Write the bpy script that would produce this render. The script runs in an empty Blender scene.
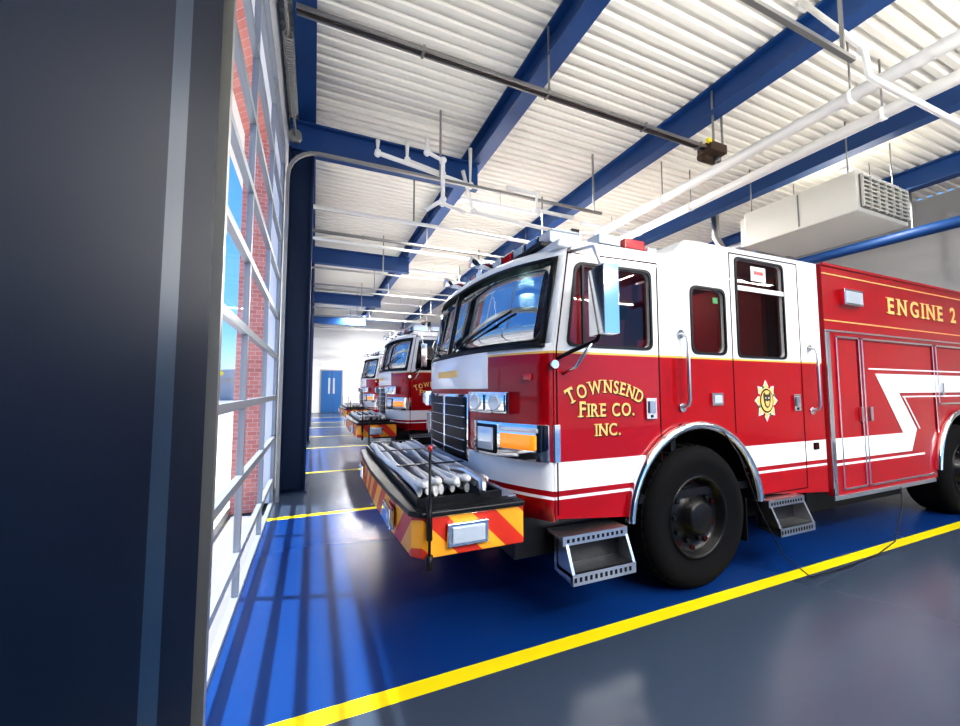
import bpy, bmesh, math, random
from mathutils import Vector, Matrix
random.seed(4)
sc=bpy.context.scene
try:
    sc.view_settings.view_transform='Standard'
    sc.view_settings.look='Medium High Contrast'
    sc.view_settings.exposure=.28
except Exception as e: print(e)

# ------------------------------------------------------------ materials
def pr(name,col,rough=.5,metal=0,coat=0,emi=None,es=0,bump=None,spec=.5):
    m=bpy.data.materials.new(name); m.use_nodes=True
    nt=m.node_tree; b=nt.nodes['Principled BSDF']
    b.inputs['Base Color'].default_value=(*col,1); b.inputs['Roughness'].default_value=rough
    b.inputs['Metallic'].default_value=metal; b.inputs['Specular IOR Level'].default_value=spec
    if coat: b.inputs['Coat Weight'].default_value=coat; b.inputs['Coat Roughness'].default_value=.03
    if emi: b.inputs['Emission Color'].default_value=(*emi,1); b.inputs['Emission Strength'].default_value=es
    if bump:
        n=nt.nodes.new('ShaderNodeTexNoise'); n.inputs['Scale'].default_value=bump[0]
        tc=nt.nodes.new('ShaderNodeTexCoord'); nt.links.new(tc.outputs['Object'],n.inputs['Vector'])
        bp=nt.nodes.new('ShaderNodeBump'); bp.inputs['Strength'].default_value=bump[1]; bp.inputs['Distance'].default_value=.01
        nt.links.new(n.outputs['Fac'],bp.inputs['Height']); nt.links.new(bp.outputs['Normal'],b.inputs['Normal'])
    return m
def math_n(nt,op,a,b=None,c=None):
    n=nt.nodes.new('ShaderNodeMath'); n.operation=op
    for i,v in enumerate((a,b,c)):
        if v is None: continue
        if isinstance(v,(int,float)): n.inputs[i].default_value=v
        else: nt.links.new(v,n.inputs[i])
    return n.outputs[0]
def mixc(nt,fac,a,b):
    n=nt.nodes.new('ShaderNodeMix'); n.data_type='RGBA'
    nt.links.new(fac,n.inputs[0])
    for i,v in ((6,a),(7,b)):
        if isinstance(v,tuple): n.inputs[i].default_value=(*v,1)
        else: nt.links.new(v,n.inputs[i])
    return n.outputs[2]
def band(nt,s,lo,hi):
    return math_n(nt,'MULTIPLY',math_n(nt,'GREATER_THAN',s,lo),math_n(nt,'LESS_THAN',s,hi))
def objsep(nt,out='Object'):
    tc=nt.nodes.new('ShaderNodeTexCoord'); s=nt.nodes.new('ShaderNodeSeparateXYZ')
    nt.links.new(tc.outputs[out],s.inputs[0]); return s.outputs

RED=(.33,.001,.006); WHITE=(.86,.87,.88); GOLD=(.75,.48,.10)
M={}
M['red']=pr('red_paint',RED,.3,0,.6,spec=.2)
M['white']=pr('white_paint',WHITE,.25,0,.5)
M['dwhite']=pr('white_decal',(.9,.9,.9),.35)
M['gold']=pr('gold_leaf',(.9,.6,.2),.4,.2)
M['chrome']=pr('chrome',(.93,.94,.95),.08,1)
M['alum']=pr('brushed_aluminium',(.70,.71,.73),.28,1)
M['tread']=pr('diamond_plate',(.78,.79,.81),.3,1,bump=(90,.6))
M['black']=pr('black_plastic',(.008,.008,.010),.4,spec=.3)
M['groove']=pr('panel_gap',(.03,.003,.004),.6,spec=.1)
M['rubber']=pr('tyre_rubber',(.006,.006,.007),.85,spec=.12)
M['rim']=pr('black_wheel',(.007,.007,.008),.4,0,.15,spec=.2)
M['amber']=pr('amber_lens',(1,.32,.02),.2,0,.5,(1,.3,.02),.5)
M['redlens']=pr('red_lens',(.55,.01,.01),.15,0,.8)
M['lens']=pr('clear_lens',(.66,.72,.78),.08,.3,.8)
M['bluelens']=pr('blue_lens',(.12,.25,.50),.15,.2,.8)
M['hose']=pr('fire_hose_jacket',(.80,.80,.78),.8,bump=(160,.8))
M['hose2']=pr('grey_hose_jacket',(.10,.105,.12),.8,bump=(160,.8))
M['seat']=pr('seat_fabric',(.05,.05,.055),.8)
M['redint']=pr('red_cab_lining',(.38,.006,.012),.6)
M['navy']=pr('navy_steel_paint',(.0018,.0075,.023),.6,spec=.08)
M['navy2']=pr('navy_column_paint',(.006,.022,.070),.5,spec=.3)
M['teal']=pr('blue_jamb_paint',(.008,.030,.066),.5,spec=.2)
M['beam']=pr('blue_beam_paint',(.010,.058,.20),.45)
M['deck']=pr('white_roof_deck',(.86,.83,.75),.6,spec=.3)
M['pipe']=pr('white_pipe',(.92,.91,.87),.4)
M['steel']=pr('galvanised_steel',(.32,.32,.31),.4,.8)
M['motor']=pr('motor_housing',(.06,.035,.02),.5,.2)
M['wallw']=pr('painted_wall',(.84,.85,.86),.7,bump=(40,.1))
M['wallg']=pr('grey_wall',(.40,.40,.39),.8,bump=(40,.1))
M['blued']=pr('blue_door_paint',(.02,.13,.38),.4)
M['heater']=pr('heater_enamel',(.74,.72,.65),.4)
M['grille']=pr('heater_grille',(.22,.22,.20),.5)
M['ground']=pr('concrete_apron',(.46,.45,.43),.9,bump=(8,.3))
M['asphalt']=pr('asphalt',(.22,.22,.23),.9)
M['leaf']=pr('foliage',(.07,.15,.03),.9,bump=(3,1))
M['dframe']=pr('door_aluminium',(.30,.34,.38),.4,.4)
M['signy']=pr('yellow_sign',(.9,.75,.02),.5)
M['bldg']=pr('distant_building',(.55,.5,.45),.9)
M['hgreen']=pr('enamel_green',(.03,.25,.08),.4)

def livery():
    m=pr('cab_livery',RED,.28,0,.6,spec=.2); nt=m.node_tree; s=objsep(nt); z=s[2]
    w=math_n(nt,'MAXIMUM',math_n(nt,'GREATER_THAN',z,1.75),band(nt,z,.85,1.03))
    w=math_n(nt,'MAXIMUM',w,band(nt,z,.795,.815))
    c=mixc(nt,w,RED,WHITE)
    c=mixc(nt,band(nt,z,1.735,1.75),c,GOLD)
    nt.links.new(c,nt.nodes['Principled BSDF'].inputs['Base Color']); return m
M['livery']=livery()
def chevron():
    m=pr('chevron_reflective',(1,.5,0),.4,0,.2); nt=m.node_tree; s=objsep(nt)
    t=math_n(nt,'ADD',math_n(nt,'ADD',s[0],s[1]),s[2])
    fr=math_n(nt,'FRACT',math_n(nt,'DIVIDE',t,.30))
    c=mixc(nt,math_n(nt,'GREATER_THAN',fr,.5),(.95,.40,.02),(.62,.03,.01))
    nt.links.new(c,nt.nodes['Principled BSDF'].inputs['Base Color']); return m
M['chev']=chevron()
def glassm(name,tint,dark,const):
    m=bpy.data.materials.new(name); m.use_nodes=True; nt=m.node_tree; nt.nodes.clear()
    o=nt.nodes.new('ShaderNodeOutputMaterial'); mx=nt.nodes.new('ShaderNodeMixShader')
    tr=nt.nodes.new('ShaderNodeBsdfTransparent'); tr.inputs[0].default_value=(*tint,1)
    gl=nt.nodes.new('ShaderNodeBsdfGlossy'); gl.inputs['Roughness'].default_value=.02; gl.inputs[0].default_value=(dark,dark,dark,1)
    mx.inputs[0].default_value=const
    nt.links.new(tr.outputs[0],mx.inputs[1]); nt.links.new(gl.outputs[0],mx.inputs[2])
    nt.links.new(mx.outputs[0],o.inputs[0]); return m
M['wglass']=glassm('windshield_glass',(.22,.30,.30),.97,.40)
M['sglass']=glassm('cab_side_glass',(.52,.48,.48),.8,.05)
M['dglass']=glassm('door_glass',(.96,.98,1),.8,.03)
def brick():
    m=pr('brick',(.5,.2,.15),.85); nt=m.node_tree
    b=nt.nodes.new('ShaderNodeTexBrick'); b.inputs['Color1'].default_value=(.74,.30,.24,1); b.inputs['Color2'].default_value=(.60,.21,.17,1)
    b.inputs['Mortar'].default_value=(.68,.60,.56,1); b.inputs['Scale'].default_value=4.5; b.inputs['Mortar Size'].default_value=.013
    s=objsep(nt); cb=nt.nodes.new('ShaderNodeCombineXYZ')
    nt.links.new(math_n(nt,'ADD',s[0],s[1]),cb.inputs[0]); nt.links.new(s[2],cb.inputs[1]); nt.links.new(cb.outputs[0],b.inputs['Vector'])
    nt.links.new(b.outputs[0],nt.nodes['Principled BSDF'].inputs['Base Color']); return m
M['brick']=brick()
LINES=[2.03,5.2,7.78,10.95,13.5,16.65,19.2,22.4]
def floorm():
    m=pr('epoxy_floor',(.02,.04,.2),.22,0,0); nt=m.node_tree; s=objsep(nt); y=s[1]
    aisle=(.038,.056,.090); lane=(.004,.034,.155)
    lanef=band(nt,y,2.03,5.2)
    for a,b in ((7.78,10.95),(13.5,16.65),(19.2,22.4)):
        lanef=math_n(nt,'MAXIMUM',lanef,band(nt,y,a,b))
    c=mixc(nt,lanef,aisle,lane)
    lf=None
    for l in LINES:
        g=band(nt,y,l-.05,l+.05); lf=g if lf is None else math_n(nt,'MAXIMUM',lf,g)
    c=mixc(nt,lf,c,(.78,.64,.01))
    bs=nt.nodes['Principled BSDF']; nt.links.new(c,bs.inputs['Base Color'])
    n=nt.nodes.new('ShaderNodeTexNoise'); n.inputs['Scale'].default_value=1.5; n.inputs['Detail'].default_value=4
    tc=nt.nodes.new('ShaderNodeTexCoord'); nt.links.new(tc.outputs['Object'],n.inputs[0])
    r=nt.nodes.new('ShaderNodeMapRange'); r.inputs[3].default_value=.20; r.inputs[4].default_value=.30
    nt.links.new(n.outputs[0],r.inputs[0]); nt.links.new(r.outputs[0],bs.inputs['Roughness'])
    return m
M['floor']=floorm()

# ------------------------------------------------------------ builder
def empty(name,loc=(0,0,0)):
    e=bpy.data.objects.new(name,None); e.location=loc; e.empty_display_size=.2
    sc.collection.objects.link(e); return e
class B:
    def __init__(s): s.v=[];s.f=[];s.m=[];s.sm=[];s.mats=[]
    def mi(s,k):
        if k not in s.mats: s.mats.append(k)
        return s.mats.index(k)
    def add(s,vs,fs,mat,smooth=False):
        o=len(s.v); s.v+= [tuple(v) for v in vs]; i=s.mi(mat)
        for f in fs: s.f.append([o+a for a in f]); s.m.append(i); s.sm.append(smooth)
    def box(s,a,b,mat,M4=None):
        vs=[Vector((x,y,z)) for x in (a[0],b[0]) for y in (a[1],b[1]) for z in (a[2],b[2])]
        if M4: vs=[M4@v for v in vs]
        s.add(vs,[(0,1,3,2),(4,6,7,5),(0,4,5,1),(2,3,7,6),(0,2,6,4),(1,5,7,3)],mat)
    def cbox(s,c,d,mat,rz=0,ry=0,rx=0):
        m=Matrix.Translation(c)@Matrix.Rotation(rz,4,'Z')@Matrix.Rotation(ry,4,'Y')@Matrix.Rotation(rx,4,'X')
        s.box((-d[0]/2,-d[1]/2,-d[2]/2),(d[0]/2,d[1]/2,d[2]/2),mat,m)
    def prism(s,pts,ax,lo,hi,mat,smooth=False):
        def P(p,t):
            return {'y':(p[0],t,p[1]),'z':(p[0],p[1],t),'x':(t,p[0],p[1])}[ax]
        n=len(pts); vs=[P(p,lo) for p in pts]+[P(p,hi) for p in pts]
        s.add(vs,[tuple(range(n)),tuple(range(2*n-1,n-1,-1))],mat)
        s.add(vs,[(i,(i+1)%n,n+(i+1)%n,n+i) for i in range(n)],mat,smooth)
    def tube(s,path,r,mat,n=10,flat=1,closed=False):
        P=[Vector(p) for p in path]; N=len(P); vs=[]
        up=Vector((0,0,1)); prev=None
        for i,p in enumerate(P):
            t=((P[min(i+1,N-1)]-P[max(i-1,0)])).normalized()
            if prev is None:
                a=up if abs(t.z)<.9 else Vector((1,0,0)); u=t.cross(a).normalized()
            else:
                u=prev-t*prev.dot(t); u=u.normalized() if u.length>1e-6 else t.orthogonal().normalized()
            prev=u; w=t.cross(u)
            rr=r[i] if isinstance(r,(list,tuple)) else r
            for k in range(n):
                an=2*math.pi*(k+.5)/n; vs.append(p+u*math.cos(an)*rr+w*math.sin(an)*rr*flat)
        fs=[(i*n+k,i*n+(k+1)%n,(i+1)*n+(k+1)%n,(i+1)*n+k) for i in range(N-1) for k in range(n)]
        s.add(vs,fs,mat,n>4); s.add(vs,[tuple(range(n)),tuple(range((N-1)*n,N*n))],mat)
    def cyl(s,a,b,r,mat,n=20): s.tube([a,b],r,mat,n)
    def lathe(s,prof,c,mat,n=48,ax='y'):
        vs=[]
        for (r,t) in prof:
            for k in range(n):
                a=2*math.pi*k/n
                vs.append((c[0]+r*math.cos(a),c[1]+t,c[2]+r*math.sin(a)) if ax=='y' else (c[0]+t,c[1]+r*math.cos(a),c[2]+r*math.sin(a)))
        N=len(prof)
        s.add(vs,[(i*n+k,i*n+(k+1)%n,(i+1)*n+(k+1)%n,(i+1)*n+k) for i in range(N-1) for k in range(n)],mat,True)
    def mesh(s,vs,fs,mat,fn): s.add([fn(v) for v in vs],fs,mat)
    def obj(s,name,parent=None,bevel=0,seg=2):
        me=bpy.data.meshes.new(name); me.from_pydata(s.v,[],s.f)
        for k in s.mats: me.materials.append(M[k])
        me.polygons.foreach_set('material_index',s.m); me.polygons.foreach_set('use_smooth',s.sm)
        bm=bmesh.new(); bm.from_mesh(me); bmesh.ops.remove_doubles(bm,verts=bm.verts,dist=1e-5)
        bmesh.ops.recalc_face_normals(bm,faces=bm.faces); bm.to_mesh(me); bm.free()
        o=bpy.data.objects.new(name,me); sc.collection.objects.link(o)
        if parent: o.parent=parent
        if bevel:
            md=o.modifiers.new('bevel','BEVEL'); md.width=bevel; md.segments=seg; md.limit_method='ANGLE'; md.angle_limit=math.radians(40)
        return o
def rpoly(pts,r,n=4):
    out=[];N=len(pts)
    for i in range(N):
        p=Vector(pts[i]);a=Vector(pts[i-1]);b=Vector(pts[(i+1)%N])
        ra=min(r,(a-p).length*.45); rb=min(r,(b-p).length*.45)
        A=p+(a-p).normalized()*ra; C=p+(b-p).normalized()*rb
        for k in range(n+1):
            t=k/n; q=A*(1-t)**2+p*2*t*(1-t)+C*t*t; out.append((q.x,q.y))
    return out
def rect(x0,z0,x1,z1): return [(x0,z0),(x1,z0),(x1,z1),(x0,z1)]
def tomesh(cu):
    o=bpy.data.objects.new('t',cu); sc.collection.objects.link(o)
    dg=bpy.context.evaluated_depsgraph_get(); dg.update()
    me=bpy.data.meshes.new_from_object(o.evaluated_get(dg))
    vs=[tuple(v.co) for v in me.vertices]; fs=[tuple(p.vertices) for p in me.polygons]
    bpy.data.objects.remove(o); bpy.data.meshes.remove(me); return vs,fs
def plate(outer,holes,th):
    cu=bpy.data.curves.new('t','CURVE'); cu.dimensions='2D'; cu.fill_mode='BOTH'; cu.extrude=th/2
    for pts in [outer]+holes:
        sp=cu.splines.new('POLY'); sp.points.add(len(pts)-1)
        for i,p in enumerate(pts): sp.points[i].co=(p[0],p[1],0,1)
        sp.use_cyclic_u=True
    return tomesh(cu)
def textm(t,size,ext=.003,bold=.0):
    cu=bpy.data.curves.new('t','FONT'); cu.body=t; cu.size=size; cu.align_x='CENTER'; cu.extrude=ext; cu.offset=bold
    return tomesh(cu)
def sideplate(b,outer,holes,y,th,mat):
    vs,fs=plate(outer,holes,th); b.mesh(vs,fs,mat,lambda v:(v[0],y+v[2],v[1]))
def ringplate(b,pts_out,pts_in,y,th,mat): sideplate(b,pts_out,[pts_in],y,th,mat)

# ------------------------------------------------------------ fire truck
W=2.5; YC=1.25
def Sx(v,z):
    lean=0
    if z>1.78: lean=(z-1.78)*.19
    if z>2.42: lean=.122+ (z-2.42)*1.6
    return 1.12+.30*abs(v)**3+lean
def S(v,z,off=0):
    x=Sx(v,z); y=YC-YC*v
    dxdv=.9*v*abs(v)
    n=Vector((-YC,-dxdv,0)).normalized()
    return (x+n.x*off,y+n.y*off,z)
def fpatch(b,v0,v1,z0,z1,off,mat,th=.02,nv=12,nz=3,smooth=True):
    vs=[]
    for o in (off,off-th):
        for i in range(nv+1):
            for j in range(nz+1):
                vs.append(S(v0+(v1-v0)*i/nv,z0+(z1-z0)*j/nz,o))
    K=(nv+1)*(nz+1); g=lambda L,i,j:L*K+i*(nz+1)+j
    for L in (0,1): b.add(vs,[(g(L,i,j),g(L,i+1,j),g(L,i+1,j+1),g(L,i,j+1)) for i in range(nv) for j in range(nz)],mat,smooth)
    e=[]
    for i in range(nv): e+=[(g(0,i,0),g(0,i+1,0),g(1,i+1,0),g(1,i,0)),(g(0,i,nz),g(0,i+1,nz),g(1,i+1,nz),g(1,i,nz))]
    for j in range(nz): e+=[(g(0,0,j),g(0,0,j+1),g(1,0,j+1),g(1,0,j)),(g(0,nv,j),g(0,nv,j+1),g(1,nv,j+1),g(1,nv,j))]
    b.add(vs,e,mat)
RW=7.25
def build_truck(parent):
    AX,AZ,AR=2.71,.54,.67
    arch=[(AX+AR*math.cos(a),AZ+AR*math.sin(a)) for a in [math.radians(8+ (164)*k/20) for k in range(21)]]
    outer=[(1.43,.68),(1.43,1.78),(1.535,2.38),(1.60,2.48),(1.72,2.515),(2.45,2.525),(2.56,2.57),(2.66,2.665),(2.76,2.68),(4.42,2.70),(4.42,.55)]+arch+[(2.04,.62)]
    wf=rpoly([(1.545,1.80),(1.625,2.345),(2.27,2.36),(2.27,1.80)],.06)
    wm=rpoly(rect(2.71,1.79,3.08,2.30),.07)
    wr=rpoly(rect(3.25,1.78,3.87,2.60),.05)
    b=B()
    for y,sgn in ((.02,-1),(W-.02,1)):
        sideplate(b,outer,[wf,wm,wr],y,.04,'livery')
    b.obj('cab_side_panels',parent)
    b=B()
    for y in (.03,W-.03):
        for w in (wf,wm,wr):
            sideplate(b,w,[],y,.008,'sglass')
    b.obj('cab_side_windows',parent)
    b=B()
    for y in (-.003,W+.003):
        for w,c in ((wf,(1.93,2.08)),(wm,(2.895,2.045)),(wr,(3.56,2.19))):
            big=[(p[0]+math.copysign(.018,p[0]-c[0]),p[1]+math.copysign(.018,p[1]-c[1])) for p in w]
            ringplate(b,big,w,y,.014,'black')
        b.box((3.25,y-.01,2.33),(3.87,y+.01,2.37),'white')
        b.box((1.66,y-.004,1.80),(1.68,y+.012,2.345),'black')
    b.obj('window_gaskets',parent)
    b=B()
    for y in (-.001,W+.001):
        def gl(x0,z0,x1,z1,m='groove',t=.005):
            if abs(x1-x0)<abs(z1-z0):
                pts=[(x0-t,z0),(x0+t,z0),(x1+t,z1),(x1-t,z1)]
            else: pts=[(x0,z0-t),(x1,z1-t),(x1,z1+t),(x0,z0+t)]
            b.prism(pts,'y',y-.001,y+.001,m)
        gl(1.45,.70,1.45,1.76); gl(1.45,1.76,1.55,2.42); gl(1.55,2.42,2.35,2.44); gl(2.35,.98,2.35,2.44)
        gl(3.17,1.14,3.17,2.64); gl(3.17,2.64,4.10,2.655); gl(4.10,.62,4.10,2.655); gl(3.40,.62,4.10,.62)
    b.obj('door_gaps',parent)
    b=B()
    def shell(v0,v1,z0,z1,nv=24,nz=4): fpatch(b,v0,v1,z0,z1,0,'livery',.03,nv,nz)
    shell(-1,1,.66,1.80,32,8); shell(-1,1,2.39,2.42,32,1)
    shell(.955,1,1.80,2.39,2,4); shell(-1,-.955,1.80,2.39,2,4)
    zs=[2.42,2.44,2.47,2.495,2.512,2.524]; dx=[0,.01,.035,.08,.15,.26]; vs=[];nv=32
    for z,d in zip(zs,dx):
        for i in range(nv+1):
            v=-1+2*i/nv; vs.append((Sx(v,2.42)+d,YC-YC*v*(1-.03*(z-2.42)/.10),z))
    b.add(vs,[(j*(nv+1)+i,j*(nv+1)+i+1,(j+1)*(nv+1)+i+1,(j+1)*(nv+1)+i) for j in range(5) for i in range(nv)],'livery',True)
    b.obj('cab_front_shell',parent)
    b=B()
    b.prism([(1.48,2.46),(1.50,2.52),(2.45,2.535),(2.56,2.58),(2.66,2.675),(2.76,2.69),(4.42,2.71),(4.42,2.64),(2.78,2.62),(2.62,2.50),(2.45,2.46)],'y',.01,W-.01,'white')
    b.obj('cab_roof',parent,.012)
    b=B()
    b.prism(rect(4.38,.55,4.42,2.7),'y',.03,W-.03,'white')
    b.box((2.5,.05,.75),(2.55,W-.05,1.35),'black')
    b.box((1.5,.04,.68),(4.38,W-.04,.74),'black')
    b.box((3.3,.3,.74),(3.6,W-.3,1.5),'redint'); b.box((4.2,.05,.74),(4.36,W-.05,2.6),'redint')
    b.box((2.45,.04,2.40),(2.5,W-.04,2.45),'redint')
    b.prism([(1.26,.45),(1.26,2.05),(1.46,2.42),(1.75,2.42),(1.75,.08),(1.46,.08)],'z',1.50,1.79,'black')
    b.box((2.05,1.0,.8),(3.2,1.5,1.85),'redint')
    b.box((2.42,.05,1.9),(2.46,.7,2.35),'redint')
    b.box((2.40,.3,1.75),(2.44,W-.3,2.40),'redint'); b.box((3.90,.2,1.6),(3.96,W-.2,2.55),'redint')
    for y in (.5,2.0):
        for x in (2.1,3.75):
            b.box((x-.22,y-.25,1.2),(x+.25,y+.25,1.36),'seat')
            b.cbox((x+.22,y,1.68),(.14,.46,.75),'redint',ry=.1)
            b.cbox((x+.25,y,2.12),(.1,.26,.2),'seat')
    b.lathe([(.19,-.012),(.205,0),(.19,.012),(.178,0),(.19,-.012)],(1.80,.6,1.86),'black',24,'x')
    b.cbox((1.95,YC,2.435),(.2,.3,.03),'lens'); b.cbox((3.3,YC,2.60),(.2,.3,.03),'lens')  # lens plates for the added cab fill lamps
    b.obj('cab_interior',parent)
    for nm,loc,en in (('cab_fill_front',(1.95,YC,2.38),18),('cab_fill_rear',(3.3,YC,2.55),24)):  # added fill lamps, brighten the red cab interior behind the glass
        L=bpy.data.lights.new(nm,'POINT'); L.energy=en; L.shadow_soft_size=.08; L.color=(1,.9,.85)
        o=bpy.data.objects.new(nm,L); o.location=loc; sc.collection.objects.link(o); o.parent=parent
    b=B(); fpatch(b,.012,.95,1.80,2.395,-.006,'wglass',.006,16,4); fpatch(b,-.95,-.012,1.80,2.395,-.006,'wglass',.006,16,4)
    b.obj('windshield',parent)
    b=B()
    for v0,v1,z0,z1 in ((-.965,.965,1.775,1.812),(-.965,.965,2.38,2.402),(.935,.965,1.80,2.39),(-.965,-.935,1.80,2.39),(-.010,.010,1.80,2.39)):
        fpatch(b,v0,v1,z0,z1,.006,'black',.015,24 if v1-v0>1 else 2,3)
    for s_ in (1,-1):
        for v0,v1 in ((.12,.62),):
            pts=[S(s_*(v0+(v1-v0)*t),1.80+.18*t,.03) for t in (0,.25,.5,.75,1)]
            b.tube(pts,.007,'black',6)
            bl=[S(s_*(v1+d*.22),1.99+d*.10,.022) for d in (-1.2,-.6,0,.6)]
            b.tube(bl,.009,'black',6)
    b.obj('wipers_and_trim',parent)
    b=B()
    fpatch(b,-.60,.60,1.50,1.775,.006,'white',.012,20,2)
    fpatch(b,-.40,.40,.93,1.46,.012,'chrome',.03,16,2)
    fpatch(b,-.375,.375,.955,1.435,.024,'black',.02,16,2)
    for k in range(5): fpatch(b,-.37,.37,1.0+k*.09,1.010+k*.09,.032,'chrome',.02,16,1)
    fpatch(b,-.02,.02,.955,1.435,.036,'chrome',.02,2,1)
    for s_ in (1,-1):
        q=lambda v0,v1,z0,z1,o,m,t=.02: fpatch(b,min(s_*v0,s_*v1),max(s_*v0,s_*v1),z0,z1,o,m,t,8,2)
        q(.50,.99,1.03,1.27,.035,'chrome',.05)
        q(.53,.70,1.05,1.25,.043,'black'); q(.55,.68,1.07,1.23,.05,'lens')
        q(.73,.93,1.10,1.20,.05,'amber'); q(.72,.94,1.215,1.245,.045,'lens'); 
        q(.48,.80,1.33,1.48,.07,'chrome',.08); q(.50,.635,1.345,1.465,.08,'chrome'); q(.65,.785,1.345,1.465,.08,'chrome')
        for vv in (.567,.717):
            c=Vector(S(s_*vv,1.405,.095)); d=Vector(S(s_*vv,1.405,.075)); b.cyl(c,d,.054,'lens',18)
        q(.86,.90,1.56,1.60,.02,'redlens')
    b.box((1.42,-.012,1.03),(1.47,.0,1.27),'chrome')
    fpatch(b,-.22,.22,1.60,1.66,.012,'gold',.01,10,1)
    b.obj('grille_and_headlights',parent,.004,1)
    b=B()
    X0=.52; pl=[(1.2,0),(X0+.05,0),(X0,.06),(X0-.03,.5),(X0-.05,1.25),(X0-.03,2.0),(X0,2.44),(X0+.05,2.5),(1.2,2.5)]
    b.prism(pl,'z',.57,.795,'chev'); b.obj('bumper_chevron_face',parent,.008)
    b=B()
    pr_=[(1.2,-.02),(X0+.04,-.02),(X0-.02,.05),(X0-.05,.5),(X0-.07,1.25),(X0-.05,2.0),(X0-.02,2.45),(X0+.04,2.52),(1.2,2.52)]
    b.prism(pr_,'z',.795,.825,'black'); 
    b.obj('bumper_top_deck',parent,.008)
    b=B()
    tx0,tx1,ty0,ty1=.58,1.08,.12,2.38
    for a,c in (((tx0-.02,ty0-.02,.82),(tx0,ty1+.02,.87)),((tx1,ty0-.02,.82),(tx1+.02,ty1+.02,.87)),((tx0,ty0-.02,.82),(tx1,ty0,.87)),((tx0,ty1,.82),(tx1,ty1+.02,.87))):
        b.box(a,c,'black')
    b.box((.54,.02,.824),(1.14,.1,.832),'black'); b.box((1.10,.1,.824),(1.2,2.4,.832),'tread')
    b.obj('hose_tray',parent)
    b=B()
    rows=[('hose',.60),('hose',.637),('hose2',.672),('hose',.708),('hose',.745),('hose2',.782),('hose',.818),('hose',.855),('hose2',.892),('hose',.928),('hose',.965),('hose2',1.002),('hose',1.038)]
    for k,(mt,x) in enumerate(rows):
        path=[]; ys=.17+random.uniform(0,.10); ye=2.30-random.uniform(0,.12); hz=.885+random.uniform(-.012,.02)
        for i in range(34):
            t=i/33; path.append((x+.010*math.sin(t*7+k*1.3)+.004*math.sin(t*23+k),ys+t*(ye-ys),hz+.010*math.sin(t*9+k*2)))
        b.tube(path,[.017]*34,mt,8,1.9)
    for k in range(5):
        x=.62+k*.095; path=[]
        for i in range(15):
            a=math.pi*i/14; path.append((x-.024*math.cos(a),.26+k%2*.06-.13*math.sin(a),.925+.012*math.sin(a)))
        b.tube(path,.018,'hose',8,1.1)
    for y in (.75,1.5,2.15): b.box((.575,y,.935),(1.09,y+.035,.941),'black')
    b.tube([(.95,.05,.88),(.98,.12,.93),(.96,.36,.955),(.9,.48,.955)],[.02,.03,.025,.025],'alum',12)
    b.obj('front_hose_load',parent)
    b=B()
    b.cbox((.83,-.012,.685),(.25,.03,.13),'chrome'); b.cbox((.83,-.028,.685),(.20,.02,.09),'lens')
    for yy in (.5,2.0): b.cbox((X0-.05,yy,.685),(.03,.25,.13),'chrome'); b.cbox((X0-.066,yy,.685),(.02,.2,.09),'lens')
    b.obj('bumper_lamps',parent,.006)
    b=B()
    b.tube([(.60,-.03,.55),(.60,-.03,1.16)],.008,'black',8); b.cyl((.60,-.03,.53),(.60,-.03,.60),.020,'black',12)
    b.tube([(.60,-.03,.68),(.60,-.02,.90)],.016,'black',8)
    b.cyl((.60,-.03,1.16),(.60,-.03,1.19),.013,'redlens',10)
    b.tube([(.60,2.53,.55),(.60,2.53,1.16)],.008,'black',8)
    b.obj('bumper_guide_rods',parent)
    def wheel(b,x,y,sg,R=.535,w=.36):
        o=lambda t: t*sg
        c=(x,y,.0+R)
        b.lathe([(.30,o(.0)),(.33,o(-.01)),(.40,o(.03)),(.48,o(.02)),(.515,o(-.01)),(R-.008,o(-.035)),(R-.008,o(-w+.035)),(.5,o(-w)),(.3,o(-w+.02))],c,'rubber',56)
        for k in range(44):
            a=2*math.pi*k/44
            m=Matrix.Translation(c)@Matrix.Rotation(-a,4,'Y')
            for t0,t1 in ((.04,.13),(.15,.21),(.23,.32)):
                ya,yb=sorted((o(-t0),o(-t1)))
                b.box((R-.02,ya,-.026),(R,yb,.026),'rubber',m)
        b.lathe([(.305,o(.0)),(.30,o(.012)),(.285,o(.0)),(.275,o(-.05)),(.24,o(-.08)),(.17,o(-.07)),(.13,o(-.03)),(.12,o(.02)),(.10,o(.03)),(.0,o(.03))],c,'rim',40)
        for k in range(10):
            a=2*math.pi*k/10; px=x+.195*math.cos(a); pz=R+.195*math.sin(a)
            b.cyl((px,y+o(-.08),pz),(px,y+o(-.045),pz),.016,'black',8)
            a+=.3; px=x+.25*math.cos(a); pz=R+.25*math.sin(a)
            b.cyl((px,y+o(-.07),pz),(px,y+o(-.06),pz),.022,'groove',10)
    b=B()
    wheel(b,2.71,-.0,-1); wheel(b,2.71,W,1)
    wheel(b,RW,0,-1); wheel(b,RW,W,1)
    b.cyl((2.71,.2,.535),(2.71,W-.2,.535),.07,'black',12); b.cyl((RW,.2,.535),(RW,W-.2,.535),.09,'black',12)
    b.obj('wheels',parent)
    b=B()
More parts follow.
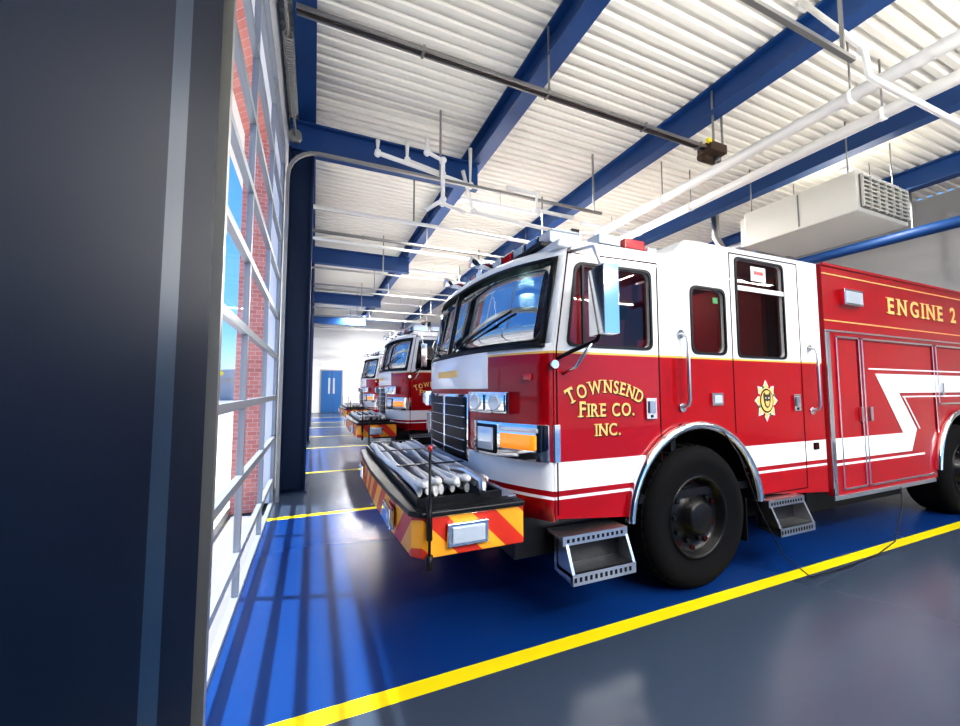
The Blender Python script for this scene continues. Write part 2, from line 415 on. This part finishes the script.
    for cx in (2.71,RW):
        for y,sg in ((0,-1),(W,1)):
            n=28;ri,ro=.655,.715
            vs=[]
            for k in range(n+1):
                a=math.radians(4+172*k/n)
                for r,t in ((ri,.0),(ri,.04),(ro-.02,.055),(ro,.035),(ro,0)):
                    vs.append((cx+r*math.cos(a),y+sg*t,.54+r*math.sin(a)))
            b.add(vs,[(k*5+j,k*5+(j+1)%5,(k+1)*5+(j+1)%5,(k+1)*5+j) for k in range(n) for j in range(5)],'chrome',True)
            vs=[]
            for k in range(n+1):
                a=math.radians(180*k/n)
                for t in (.02,.6): vs.append((cx+.66*math.cos(a),y-sg*t,.54+.66*math.sin(a)))
            b.add(vs,[(k*2,k*2+1,k*2+3,k*2+2) for k in range(n)],'black',True)
            b.box((cx+.60,min(y-sg*.04,y-sg*.4),.25),(cx+.615,max(y-sg*.04,y-sg*.4),.6),'black')
    b.obj('fender_trim',parent)
    b=B()
    b.box((.9,.8,.45),(9.0,1.7,.62),'black'); b.box((3.5,.15,.4),(4.3,.6,.6),'black'); b.box((1.2,.12,.42),(1.9,.5,.66),'black')
    b.box((4.45,.2,.3),(6.3,2.3,.55),'black')
    b.cyl((3.4,.5,.4),(4.4,.5,.4),.11,'alum',16)
    b.obj('chassis',parent)
    b=B()
    for x0,x1 in ((1.43,1.94),(3.42,3.90)):
        for y,sg in ((0,-1),(W,1)):
            def bx(xa,ya,za,xb,yb,zb,m):
                y1,y2=sorted((y+sg*ya,y+sg*yb)); b.box((xa,y1,za),(xb,y2,zb),m)
            bx(x0,-.10,.57,x1,.07,.592,'tread'); bx(x0,.055,.535,x1,.075,.592,'alum')
            bx(x0+.02,-.02,.37,x1,.14,.392,'tread'); bx(x0+.02,.125,.325,x1,.145,.392,'alum')
            bx(x0+.02,-.02,.37,x1,-.005,.58,'black')
            bx(x0+.02,.0,.34,x1,.12,.345,'alum')
            for xx in (x0+.02,x1-.02):
                pts=[(y+sg*-.05,.58),(y+sg*.06,.58),(y+sg*.14,.39),(y+sg*.14,.33),(y+sg*-.05,.35)]
                b.prism(pts,'x',xx,xx+.02,'alum')
            nn=12
            for k in range(nn):
                xa=x0+.03+k*(x1-x0-.05)/nn
                bx(xa,.0745,.552,xa+.018,.0765,.574,'black'); bx(xa,.1445,.345,xa+.018,.1465,.372,'black')
    b.obj('entry_steps',parent)
    b=B()
    for y,sg in ((0,-1),(W,1)):
        Y=lambda t:y+sg*t
        for x,z0,z1 in ((2.57,1.36,1.92),(4.22,1.30,1.88)):
            b.tube([(x,Y(0),z0),(x,Y(.06),z0+.02),(x,Y(.07),z0+.06),(x,Y(.07),z1-.06),(x,Y(.06),z1-.02),(x,Y(0),z1)],.014,'alum',10)
            for z in (z0,z1): b.cyl((x,Y(0),z),(x,Y(.015),z),.035,'chrome',14)
        for x,z in ((2.25,1.36),(3.99,1.38)):
            b.cbox((x,Y(.008),z),(.10,.018,.15),'chrome'); b.cbox((x,Y(.02),z+.01),(.06,.016,.09),'alum'); b.cbox((x,Y(.012),z-.055),(.02,.02,.02),'black')
        b.cbox((2.95,Y(.008),1.42),(.13,.018,.10),'chrome'); b.cbox((2.95,Y(.018),1.42),(.09,.01,.06),'lens')
        b.cbox((2.58,Y(.012),1.22),(.10,.02,.03),'groove')
        b.cyl((1.43,Y(0),1.66),(1.43,Y(.02),1.66),.03,'chrome',12)
        b.cbox((4.25,Y(.008),.98),(.06,.02,.06),'groove')
        b.cbox((3.56,Y(-.01),2.50),(.20,.006,.13),'dwhite'); b.cbox((3.56,Y(-.005),2.51),(.12,.006,.03),'redlens')
        b.cbox((3.0,Y(-.012),2.22),(.06,.004,.05),'hgreen')
    b.obj('door_hardware',parent,.003,1)
    b=B()
    for y,sg in ((0,-1),(W,1)):
        Y=lambda t:y+sg*t
        b.tube([(1.46,Y(0),1.70),(1.50,Y(.10),1.74),(1.60,Y(.22),1.80),(1.62,Y(.26),1.90)],.013,'black',8)
        b.tube([(1.50,Y(0),1.60),(1.53,Y(.1),1.64),(1.58,Y(.2),1.79)],.010,'alum',8)
        b.tube([(1.58,Y(0),2.43),(1.60,Y(.2),2.40),(1.62,Y(.26),2.24)],.012,'alum',8)
    b.obj('mirror_arms',parent)
    b=B()
    for y,sg in ((0,-1),(W,1)):
        c=(1.63,y+sg*.25,2.04)
        b.cbox(c,(.10,.18,.42),'chrome',rz=sg*.15)
        b.cbox((c[0]+.053,c[1],c[2]+.05),(.004,.13,.24),'lens',rz=sg*.15)
    b.obj('mirror_heads',parent,.045,5)
    b=B()
    b.box((1.46,.2,2.52),(1.90,2.30,2.56),'black')
    segs=12
    for k in range(segs):
        y0=.20+k*2.1/segs; mat=['lens','bluelens','lens','redlens'][k%4]
        xo=.10*abs((k+.5)/segs-.5)*2
        b.box((1.45+xo,y0,2.563),(1.74+xo,y0+2.1/segs-.02,2.65),mat)
        b.box((1.47+xo,y0,2.65),(1.72+xo,y0+2.1/segs-.02,2.672),'lens')
        b.box((1.449+xo,y0+2.1/segs-.02,2.56),(1.74+xo,y0+2.1/segs,2.66),'black')
    for y in (.14,2.36):
        for x,mt in ((1.98,'lens'),(2.22,'redlens')): b.cbox((x,y,2.595),(.20,.14,.08),mt); b.cbox((x,y,2.54),(.22,.16,.035),'black')
        b.cbox((2.42,y,2.57),(.10,.10,.07),'lens')
    b.obj('roof_light_bar',parent,.012)
    b=B()
    for k in range(5):
        b.cyl((1.92,.45+k*.4,2.53),(1.92,.45+k*.4,2.72),.018,'alum',10); b.cbox((1.90,.45+k*.4,2.73),(.07,.16,.10),'black'); b.cbox((1.86,.45+k*.4,2.73),(.02,.14,.08),'lens')
    b.tube([(1.40,.9,2.56),(1.20,.9,2.58)],[.03,.05],'chrome',14); b.tube([(1.40,1.6,2.56),(1.20,1.6,2.58)],[.03,.05],'chrome',14)
    b.cyl((1.38,.9,2.48),(1.38,.9,2.56),.015,'alum',8); b.cyl((1.38,1.6,2.48),(1.38,1.6,2.56),.015,'alum',8)
    b.obj('air_horns_and_beacons',parent)
    BX0,BX1=4.50,9.6
    arch2=[(RW+AR*math.cos(math.radians(8+164*k/20)),AZ+AR*math.sin(math.radians(8+164*k/20))) for k in range(21)]
    out2=[(BX0,.50),(BX0,2.72),(BX1,2.72),(BX1,.50),(RW+.67,.5)]+arch2+[(RW-.67,.50)]
    b=B()
    for y in (.02,W-.02): sideplate(b,out2,[],y,.04,'red')
    b.box((BX0,.04,.6),(BX0+.03,W-.04,2.72),'red'); b.box((BX1-.03,.04,.55),(BX1,W-.04,2.72),'red')
    b.box((BX0+.03,.04,2.60),(BX1-.03,W-.04,2.66),'alum')
    b.obj('body_shell',parent)
    b=B()
    b.box((4.43,.05,.62),(4.49,W-.05,2.66),'alum')
    for y,sg in ((0,-1),(W,1)):
        Y=lambda t:y+sg*t
        def bx(xa,za,xb,zb,t,m,t0=0):
            y1,y2=sorted((Y(t0),Y(t))); b.box((xa,y1,za),(xb,y2,zb),m)
        bx(4.50,.50,4.56,2.05,.012,'chrome'); bx(4.50,.46,6.5,.50,.014,'tread')
        bx(4.50,2.055,BX1,2.075,.012,'chrome'); bx(4.50,2.70,BX1,2.73,.014,'red'); bx(4.50,2.16,BX1,2.172,.006,'gold')
        bx(4.50,2.62,BX1,2.632,.006,'gold')
        for xa,xb,za in ((4.66,5.08,.54),(5.12,6.66,.54) ,(6.72,7.9,1.32),(7.98,9.5,.54)):
            if xa==5.12:
                segs=((5.12,.54,5.14,2.02),(5.12,2.0,6.66,2.02),(6.64,1.0,6.66,2.02),(5.12,.54,6.5,.56))
            else: segs=((xa,za,xa+.02,2.02),(xb-.02,za,xb,2.02),(xa,za,xb,za+.02),(xa,2.0,xb,2.02))
            for s_ in segs: bx(s_[0],s_[1],s_[2],s_[3],.014,'chrome')
            bx(xa+.03,za+.03,xa+.035,1.99,.003,'groove'); bx(xb-.035,za+.5,xb-.03,1.99,.003,'groove'); bx(xa+.03,1.985,xb-.03,1.99,.003,'groove')
        for x in (5.03,5.20,6.80,8.1):
            z=1.25 if x<6 else 1.5
            b.cbox((x,Y(.015),z),(.04,.03,.14),'alum')
        bx(4.78,2.33,5.12,2.49,.05,'chrome'); bx(4.80,2.35,5.10,2.47,.055,'lens')
        bx(8.2,2.33,8.54,2.49,.05,'chrome')
    b.obj('body_trim',parent,.003,1)
    b=B()
    for y in (-.003,W+.003):
        b.prism([(4.56,.83),(6.02,.83),(6.16,1.06),(5.82,1.46),(BX1,1.46),(BX1,1.66),(5.36,1.66),(5.86,1.03),(4.56,1.03)],'y',y-.002,y+.002,'dwhite')
        b.prism([(4.56,.775),(6.3,.775),(6.3,.795),(4.56,.795)],'y',y-.002,y+.002,'dwhite')
        b.prism([(5.90,1.41),(BX1,1.41),(BX1,1.425),(5.90,1.425)],'y',y-.002,y+.002,'dwhite')
        b.prism([(5.24,1.70),(BX1,1.70),(BX1,1.715),(5.24,1.715)],'y',y-.002,y+.002,'dwhite')
        b.prism([(6.22,1.06),(6.245,1.06),(5.93,1.425),(5.905,1.425)],'y',y-.002,y+.002,'dwhite')
    b.obj('reflective_stripe',parent)
    b=B()
    def serif_letter(ch,size,bold):
        vs,fs=textm(ch,size,.002,bold); x0=min(v[0] for v in vs); x1=max(v[0] for v in vs); cx=(x0+x1)/2
        vs=[(v[0]-cx,v[1],v[2]) for v in vs]; w=x1-x0; vs=list(vs); fs=list(fs); h=max(v[1] for v in vs)
        st=size*.10; sw=size*.17; sh=size*.055
        feet={'T':[(0,0)],'F':[(-w/2+st/2,0)],'I':[(0,0),(0,1)],'R':[(-w/2+st/2,0),(w/2-st/2,0)],'E':[(-w/2+st/2,0),(-w/2+st/2,1)],'N':[(-w/2+st/2,0),(-w/2+st/2,1),(w/2-st/2,1)],'W':[(-w/2+st/2,1),(w/2-st/2,1)],'D':[(-w/2+st/2,0),(-w/2+st/2,1)]}
        for (fx,top) in feet.get(ch,[]):
            z0=0 if not top else h-sh; o=len(vs)
            for zz in (-.002,.002): vs+=[(fx-sw,z0,zz),(fx+sw,z0,zz),(fx+sw,z0+sh,zz),(fx-sw,z0+sh,zz)]
            fs+=[(o,o+1,o+2,o+3),(o+4,o+5,o+6,o+7),(o,o+1,o+5,o+4),(o+1,o+2,o+6,o+5),(o+2,o+3,o+7,o+6),(o+3,o,o+4,o+7)]
        if ch in 'TFE':
            for (fx) in ([-w/2+sh/2,w/2-sh/2] if ch=='T' else [w/2-sh/2]):
                o=len(vs); 
                for zz in (-.002,.002): vs+=[(fx-sh/2,h-sh*3,zz),(fx+sh/2,h-sh*3,zz),(fx+sh/2,h,zz),(fx-sh/2,h,zz)]
                fs+=[(o,o+1,o+2,o+3),(o+4,o+5,o+6,o+7),(o,o+1,o+5,o+4),(o+1,o+2,o+6,o+5),(o+2,o+3,o+7,o+6),(o+3,o,o+4,o+7)]
        return vs,fs,w
    def word(txt,x,z,size,width,bold,R=None,gap=.3,big_first=False):
        L=[];p=0
        for i,ch in enumerate(txt):
            if ch==' ': p+=size*.35; continue
            s_=size*(1.18 if (big_first and i==0) else 1)
            vs,fs,w=serif_letter(ch,s_,bold); L.append((vs,fs,p+w/2)); p+=w+size*gap
        tot=p-size*gap; k=width/tot
        for vs,fs,c in L:
            c=(c-tot/2)*k
            if R: a=c/R; ox,oz,rot=x+R*math.sin(a),z+R*math.cos(a)-R,-a
            else: ox,oz,rot=x+c,z,0
            ca,sa=math.cos(rot),math.sin(rot); kk=min(k,1.15)
            for oy,mm,dd in ((-.004,'gold',0),(-.002,'black',.009)):
                b.mesh(vs,fs,mm,lambda v:(ox+dd+(v[0]*ca*kk-v[1]*sa),oy-v[2],oz-dd*.8+(v[0]*sa*kk+v[1]*ca)))
    word("TOWNSEND",1.85,1.475,.125,.64,.002,R=.62,gap=.14,big_first=True)
    word("FIRE CO.",1.86,1.315,.125,.47,.002,gap=.14,big_first=True); word("INC.",1.86,1.185,.115,.215,.002,gap=.14)
    word("ENGINE",6.36,2.32,.25,1.30,.006,gap=.2); word("2",7.28,2.32,.26,.16,.006)
    b.obj('gold_lettering',parent)
    b=B()
    ex,ez=3.57,1.40
    def pol(rs,n,ph=math.pi/2,sx=1,sz=1): return [(ex+sx*rs[k%len(rs)]*math.cos(2*math.pi*k/n+ph),ez+sz*rs[k%len(rs)]*math.sin(2*math.pi*k/n+ph)) for k in range(n)]
    b.prism(pol([.17,.135,.12,.135],32,sx=.9,sz=1.05),'y',-.004,-.001,'dwhite')
    b.prism(pol([.155,.12,.095,.12],32,sx=.9,sz=1.05),'y',-.006,-.004,'gold')
    b.prism(pol([.098],24,sx=.9,sz=1.05),'y',-.008,-.006,'groove')
    b.prism(pol([.085],24,sx=.9,sz=1.05),'y',-.010,-.008,'gold')
    head=[(-.05,.055),(-.035,.075),(-.02,.055),(.02,.055),(.035,.075),(.05,.055),(.045,.0),(.03,-.045),(0,-.065),(-.03,-.045),(-.045,0)]
    b.prism([(ex+p[0],ez+p[1]) for p in head],'y',-.012,-.010,'motor')
    b.prism([(ex+p[0]*.5,ez-.025+p[1]*.35) for p in head],'y',-.014,-.012,'gold')
    for sx in (-1,1): b.prism([(ex+sx*.02-.006,ez+.018),(ex+sx*.02+.006,ez+.018),(ex+sx*.02+.006,ez+.03),(ex+sx*.02-.006,ez+.03)],'y',-.014,-.012,'dwhite')
    for k in range(8):
        a=math.pi*k/4+math.pi/8; b.cbox((ex+.118*math.cos(a)*.9,-.007,ez+.118*math.sin(a)*1.05),(.02,.004,.02),'redlens' if k%2 else 'hgreen',ry=-a)
    b.obj('door_emblem',parent)

t1=empty('fire_truck',(0,2.15,0)); build_truck(t1)
for i,(x,y,s_) in enumerate(((.22,7.6,1.05),(.40,13.3,1.05))):
    t=empty('fire_truck.%03d'%(i+1),(x,y,0)); t.scale=(s_,s_,s_)
    for c in list(t1.children):
        if c.type=='LIGHT': continue
        d=c.copy(); sc.collection.objects.link(d); d.parent=t

b=B(); b.tube([(2.95,2.12,1.20),(3.0,2.02,1.0),(3.1,1.95,.6),(3.3,1.92,.25),(3.6,1.9,.04),(4.1,1.92,.013),(4.7,1.95,.013),(5.1,1.98,.06),(5.4,2.02,.35),(5.6,2.1,.49)],.005,'black',8)
b.obj('shoreline_cable')

# ------------------------------------------------------------ building
ZC=6.1; YF=27.0; YN=-8; XW=-.47; XB=13.5
b=B(); b.box((XW-.02,YN,-.1),(XB,YF,0),'floor'); b.obj('floor')
b=B(); b.box((-60,-60,-.14),(60,90,-.121),'asphalt'); b.obj('ground_outside')
b=B(); b.box((-9,-20,-.12),(-.96,50,-.02),'ground'); b.obj('concrete_apron')
b=B(); p=.17; y=YN; prof=[]
while y<YF:
    prof+= [(y,ZC),(y+.07,ZC),(y+.09,ZC+.036),(y+.15,ZC+.036)]; y+=p
vs=[];
for (yy,z) in prof: vs+=[(XW-.03,yy,z),(XB,yy,z)]
b.add(vs,[(2*i,2*i+1,2*i+3,2*i+2) for i in range(len(prof)-1)],'deck')
b.obj('ceiling')
b=B(); b.box((XW-1.2,YN,ZC+.1),(XB+.2,YF+.2,ZC+.25),'deck'); b.obj('roof_slab')
def ibeam_y(name,x,y0,y1,z0,z1,w=.2,m='beam'):
    b=B(); t=.03
    b.box((x-w/2,y0,z0),(x+w/2,y1,z0+t),m); b.box((x-w/2,y0,z1-t),(x+w/2,y1,z1),m); b.box((x-.012,y0,z0+t),(x+.012,y1,z1-t),m); return b.obj(name)
for i,x in enumerate((-.2,2.72,5.55,8.7,11.5)): ibeam_y('roof_beam' if i==0 else 'roof_beam.%03d'%i,x,YN,YF,5.68,ZC,.24)
cols=[.75,6.55,12.3,18.05,23.8]
for i,y in enumerate(cols):
    if i:
        b=B(); x0,x1=-.44,2.72
        b.box((x0,y-.1,5.2),(x1,y+.1,5.23),'beam'); b.box((x0,y-.1,5.64),(x1,y+.1,5.67),'beam'); b.box((x0,y-.012,5.23),(x1,y+.012,5.64),'beam')
        b.obj('cross_girder' if i==1 else 'cross_girder.%03d'%(i-1))
for i,y in enumerate(cols):
    b=B(); w=.16 
    if i==0:
        b.box((-.48,.1,0),(-.32,1.03,5.68),'navy')
        b.box((-.32,.1,0),(-.30,1.01,5.68),'navy')
        b.obj('steel_column',None,.006)
    else:
        b.box((-.44,y-w,0),(-.41,y+w,5.19),'navy2'); b.box((-.11,y-w,0),(-.08,y+w,5.19),'navy2'); b.box((-.41,y-.015,0),(-.11,y+.015,5.19),'navy2')
        b.box((-.46,y-.22,0),(-.05,y+.22,.02),'navy2')
        b.obj('steel_column.%03d'%i)
doors=[(2.05,5.95),(7.8,11.7),(13.55,17.45),(19.3,23.2)]
b=B(); prev=YN
for a,c in doors+[(YF,YF)]:
    b.box((-.95,prev,-.1),(-.60,a-.0,ZC),'brick') ; b.box((-.60,prev,0),(-.50,a,ZC),'navy' if prev<1 else 'wallw')
    if c!=a: b.box((-.95,a,4.95),(-.60,c,ZC),'brick'); b.box((-.60,a,4.95),(-.50,c,ZC),'wallw')
    prev=c
b.obj('wall_left')
b=B()
b.box((-.50,1.03,0),(-.40,1.22,5.68),'navy'); b.box((-.50,1.22,0),(-.38,1.42,5.68),'teal'); b.box((-.50,1.42,0),(-.38,1.80,5.68),'navy'); b.box((-.50,1.80,0),(-.44,1.99,5.68),'navy')
b.obj('trim_1',None,.004)
RZ=[.0,.31,.85,1.39,1.93,2.47,3.01,3.55,4.09,4.63,4.93]
for i,(a,c) in enumerate(doors):
    sfx=lambda n: n if i==0 else n+'.%03d'%i
    e=empty(sfx('garage_door'),(0,0,0))
    b=B(); X0,X1=-.50,-.455
    for z in RZ: b.box((X0,a,max(0,z-.028)),(X1,c,z+.028),'dframe')
    for k in range(4):
        yy=a+(c-a)*k/3; w=.045 if k in(0,3) else .022
        b.box((X0,max(a,yy-w),0),(X1-.003,min(c,yy+w),4.93),'dframe')
    b.obj('door_sections',e)
    b=B(); b.box((-.482,a,0),(-.478,c,4.93),'dglass'); b.obj('door_glazing',e)
    for j,yy in enumerate((a,c)):
        b=B()
        path=[(-.41,yy,0.0),(-.41,yy,4.5)]+[(-.01-.40*math.cos(math.radians(t)),yy,4.5+.40*math.sin(math.radians(t))) for t in (15,30,45,60,75,90)]+[(5.1,yy,4.93)]
        b.tube(path,.032,'steel',4)
        for x in (1.8,4.9): b.box((x,yy-.015,4.93),(x+.03,yy+.015,ZC-.01),'steel')
        n=2*i+j; b.obj('overhead_door_track' if n==0 else 'overhead_door_track.%03d'%n)
    b=B()
    b.cyl((-.33,a-.1,5.09),(-.33,c+.1,5.09),.016,'steel',10)
    for yy in (a,c-.0): b.cyl((-.33,yy-.04,5.09),(-.33,yy+.04,5.09),.085,'steel',20)
    for y0,y1 in ((a+.5,(a+c)/2-.2),((a+c)/2+.2,c-.5)):
        path=[];N=int((y1-y0)/.035)*6
        for k in range(N): t=k/N; an=k*math.pi/3; path.append((-.33+.045*math.cos(an),y0+(y1-y0)*t,5.09+.045*math.sin(an)))
        b.tube(path,.01,'steel',4)
    b.obj(sfx('torsion_spring'))
    m=(a+c)/2; e2=empty(sfx('door_opener'),(0,0,0))
    b=B()
    b.box((-.25,m-.05,5.18),(5.5,m-.03,5.22),'steel'); b.box((-.25,m+.03,5.18),(5.5,m+.05,5.22),'steel')
    b.box((-.25,m-.05,5.215),(5.5,m+.05,5.225),'steel'); b.tube([(-.25,m,5.20),(5.5,m,5.20)],.008,'motor',6)
    for x in (1.0,2.6,4.2,5.3): b.box((x,m-.06,5.17),(x+.03,m+.06,5.24),'steel'); b.box((x,m-.06,5.22),(x+.02,m-.04,ZC-.01),'steel') if x>2 and x<4 else None
    b.obj('rail',e2)
    b=B(); b.cbox((5.62,m,5.20),(.36,.24,.14),'motor'); b.cyl((5.5,m+.1,5.15),(5.80,m+.1,5.15),.08,'motor',16); b.cbox((5.42,m-.1,5.26),(.07,.06,.06),'signy'); b.cyl((5.75,m,5.05),(5.75,m,5.12),.045,'steel',12)
    b.box((5.5,m-.12,5.25),(5.53,m-.09,ZC-.01),'steel'); b.box((5.7,m-.12,5.25),(5.73,m-.09,ZC-.01),'steel')
    b.obj('motor',e2,.01)
b=B(); b.box((XB,YN,0),(XB+.2,YF,ZC),'wallg'); b.obj('wall_right')
b=B(); b.box((XW-.13,YF,0),(XB,YF+.2,ZC),'wallw'); b.obj('wall_far')
e=empty('door_1',(0,0,0)); b=B(); q_=YF-.001
b.box((.35,q_-.06,0),(1.75,q_,2.75),'wallg'); b.box((.43,q_-.09,.02),(1.04,q_-.05,2.68),'blued'); b.box((1.06,q_-.09,.02),(1.67,q_-.05,2.68),'blued')
b.box((.85,q_-.1,1.2),(.97,q_-.085,2.2),'lens'); b.box((1.13,q_-.1,1.2),(1.25,q_-.085,2.2),'lens')
b.obj('leaves',e)
b=B()
for x in (6.35,7.15): b.tube([(x,YN,5.30),(x,7.6,5.30)] ,.085,'pipe',16)
b.tube([(6.35,7.6,5.30),(6.0,7.8,5.30),(5.6,7.8,5.30)],.085,'pipe',16)
for x,y in ((6.35,2.6),(6.35,5.6),(7.15,2.6),(7.15,5.6)): b.tube([(x,y,5.3),(x,y,6.09)],.012,'steel',6); b.cyl((x,y-.03,5.3),(x,y+.03,5.3),.095,'pipe',16)
b.obj('main_white_pipes')
b=B()
b.tube([(5.2,2.53,6.095),(5.2,2.0,5.05),(5.2,1.97,4.72),(5.35,1.93,4.66),(7.9,1.9,4.7),(7.95,1.9,4.75),(7.95,1.9,6.095)],.03,'pipe',12)
b.lathe([(0,-.05),(.045,-.04),(.045,.04),(0,.05)],(5.2,2.0,5.05),'pipe',12)
b.obj('branch_pipe')
b=B()
for pth in ([(.82,6.0,5.35),(.82,6.0,5.15),(2.36,6.0,4.95),(2.36,6.0,5.6)],[(1.5,5.6,5.3),(1.5,5.6,5.1),(1.75,5.6,5.02),(1.75,5.6,4.4),(1.5,5.6,4.2)],[(1.3,6.1,5.5),(1.3,6.1,5.2),(1.9,6.1,5.1),(1.9,6.1,4.6),(2.3,6.1,4.5)],[(2.3,6.2,5.3),(2.5,6.2,4.6),(4.8,6.2,4.5)],
   [(-.1,7.3,4.7),(5,7.3,4.7)],[(-.1,9.4,4.9),(5,9.4,4.9)],[(3.0,5.9,5.0),(3.6,5.9,5.0),(3.6,5.9,4.7),(4.4,5.9,4.7)]):
    b.tube(pth,.036,'pipe',10)
    for q in pth[1:-1]: b.lathe([(0,-.05),(.05,-.04),(.05,.04),(0,.05)],q,'pipe',12)
b.obj('sprinkler_pipes')
b=B(); b.cyl((12.0,YN+.1,4.9),(12.0,YF-.1,4.9),.12,'beam',16)
for y in (-4,0,4,8,12,16,20,24): b.box((11.98,y,4.95),(12.02,y+.03,ZC-.001),'steel')
b.obj('blue_duct_pipe')
e=empty('unit_heater',(0,0,0)); b=B()
b.box((8.2,3.36,4.45),(9.9,5.2,5.15),'heater'); b.box((8.3,5.2,4.5),(9.8,5.35,5.1),'heater'); b.obj('cabinet',e,.02)
b=B()
b.box((8.28,3.335,4.52),(9.82,3.358,5.08),'grille')
for k in range(8): b.cbox((9.05,3.325,4.55+k*.072),(1.52,.05,.018),'heater',rx=.5)
for k in range(7): b.box((8.28+k*.25,3.30,4.52),(8.30+k*.25,3.34,5.08),'heater')
b.box((8.19,4.2,4.5),(8.198,4.22,5.1),'grille'); b.obj('louvres',e)
b=B()
for x in (8.3,9.8):
    for y in (3.5,5.1): b.tube([(x,y,5.15),(x,y,6.09)],.012,'steel',6)
b.tube([(9,5.3,4.8),(9,6.2,4.8),(9,6.4,5.2),(9,6.4,6.09)],.09,'alum',14); b.obj('hangers',e)
def fill_lamp(name,x,y,z,l,pw,up=.5,axis='x'):  # invented fixture carrying area lights that fill the hall up and down
    e=empty(name,(x,y,z)); b=B()
    d=(l/2,.06) if axis=='x' else (.06,l/2)
    b.box((-d[0],-d[1],-.03),(d[0],d[1],.03),'white'); b.tube([(0,0,.03),(0,0,ZC-z-.01)],.008,'steel',6); b.obj('fill_housing',e)
    for s_,p in ((-1,pw*(1-up)),(1,pw*up)):
        if p<=0: continue
        L=bpy.data.lights.new(name,'AREA'); L.shape='RECTANGLE'; L.size=d[0]*2; L.size_y=d[1]*2; L.energy=p; L.color=(1,.97,.92)
        o=bpy.data.objects.new('fill_up' if s_>0 else 'fill_down',L); o.location=(0,0,s_*.04); o.rotation_euler=(0 if s_<0 else math.pi,0,0)
        sc.collection.objects.link(o); o.parent=e
k=0
for x,y,pw in ((2.2,-1.8,450),(5.2,-1.2,320),(8.4,-1.2,210),(3.0,-4,430),(7,-4,320)):  # added out of view above the frame, fill for truck sides and deck
    fill_lamp('added_fill_light' if k==0 else 'added_fill_light.%03d'%k,x,y,3.9,2.4,pw,.64); k+=1
for x,y,pw in ((3.9,8.0,380),(7.2,8.0,280),(3.9,13.6,440),(7.2,13.6,300),(3.9,19.5,560),(2.6,23.5,600),(10.3,4,100)):  # more added fill, brightens the far bays and far wall
    fill_lamp('added_fill_light.%03d'%k,x,y,5.75,2.0,pw,.0); k+=1

# ------------------------------------------------------------ outside
e=empty('road_sign',(-5.2,26,-.02)); b=B(); b.cyl((0,0,0),(0,0,2.6),.04,'steel',8); b.cbox((0,-.05,2.4),(.75,.03,.75),'signy',ry=math.pi/4); b.obj('sign_panel',e)
for i,(x,y,s_) in enumerate(((-17,63,1.5),(-23,60,1.7))):
    e=empty('tree' if i==0 else 'tree.%03d'%i,(x,y,-.12)); b=B(); b.tube([(0,0,0),(.1,0,s_*.6),(0,0,s_)],[.25,.18,.1],'motor',8); b.obj('trunk',e)
    b=B()
    for q in range(9):
        c=Vector((random.uniform(-1,1)*s_*.4,random.uniform(-1,1)*s_*.4,s_*(.9+random.uniform(-.25,.45)))); r=s_*random.uniform(.25,.4)
        b.lathe([(max(0.001,r*math.sin(math.pi*t/8))*(1+.1*math.sin(t*5+q)),-r*math.cos(math.pi*t/8)) for t in range(9)],c,'leaf',14)
    b.obj('crown',e)
b=B(); b.box((-30,66,-.12),(10,74,3.0),'bldg'); 
for k in range(8): b.box((-28+k*4.5,65.9,.9),(-26+k*4.5,66,2.2),'asphalt')
b.prism([(-30.5,3.0),(10.5,3.0),(-10,4.4)],'y',65.5,74.5,'bldg'); b.obj('distant_building')

# ------------------------------------------------------------ light
w=bpy.data.worlds.new('sky'); sc.world=w; w.use_nodes=True; nt=w.node_tree; bg=nt.nodes['Background']
tc=nt.nodes.new('ShaderNodeTexCoord'); s=nt.nodes.new('ShaderNodeSeparateXYZ'); nt.links.new(tc.outputs['Generated'],s.inputs[0])
cr=nt.nodes.new('ShaderNodeValToRGB'); nt.links.new(s.outputs[2],cr.inputs[0])
el=cr.color_ramp.elements; el[0].position=0; el[0].color=(.60,.78,1,1); el[1].position=.5; el[1].color=(.07,.26,.78,1)
e_=el.new(.12); e_.color=(.20,.46,.92,1)
nt.links.new(cr.outputs[0],bg.inputs[0]); bg.inputs[1].default_value=1.3
L=bpy.data.lights.new('sun','SUN'); L.energy=9; L.angle=.02; L.color=(1,.95,.87)
o=bpy.data.objects.new('sun',L); o.rotation_euler=Vector((.31,-.10,-.94)).to_track_quat('-Z','Y').to_euler(); o.location=(-5,5,12); sc.collection.objects.link(o)

# ------------------------------------------------------------ camera
cd=bpy.data.cameras.new('camera'); cd.sensor_width=36; cd.lens=392/960*36; cd.clip_start=.02; cd.clip_end=300
cam=bpy.data.objects.new('camera',cd); cam.location=(0,0,1.5)
cam.rotation_euler=(math.radians(90+3.8),0,math.radians(-22.95)); sc.collection.objects.link(cam); sc.camera=cam
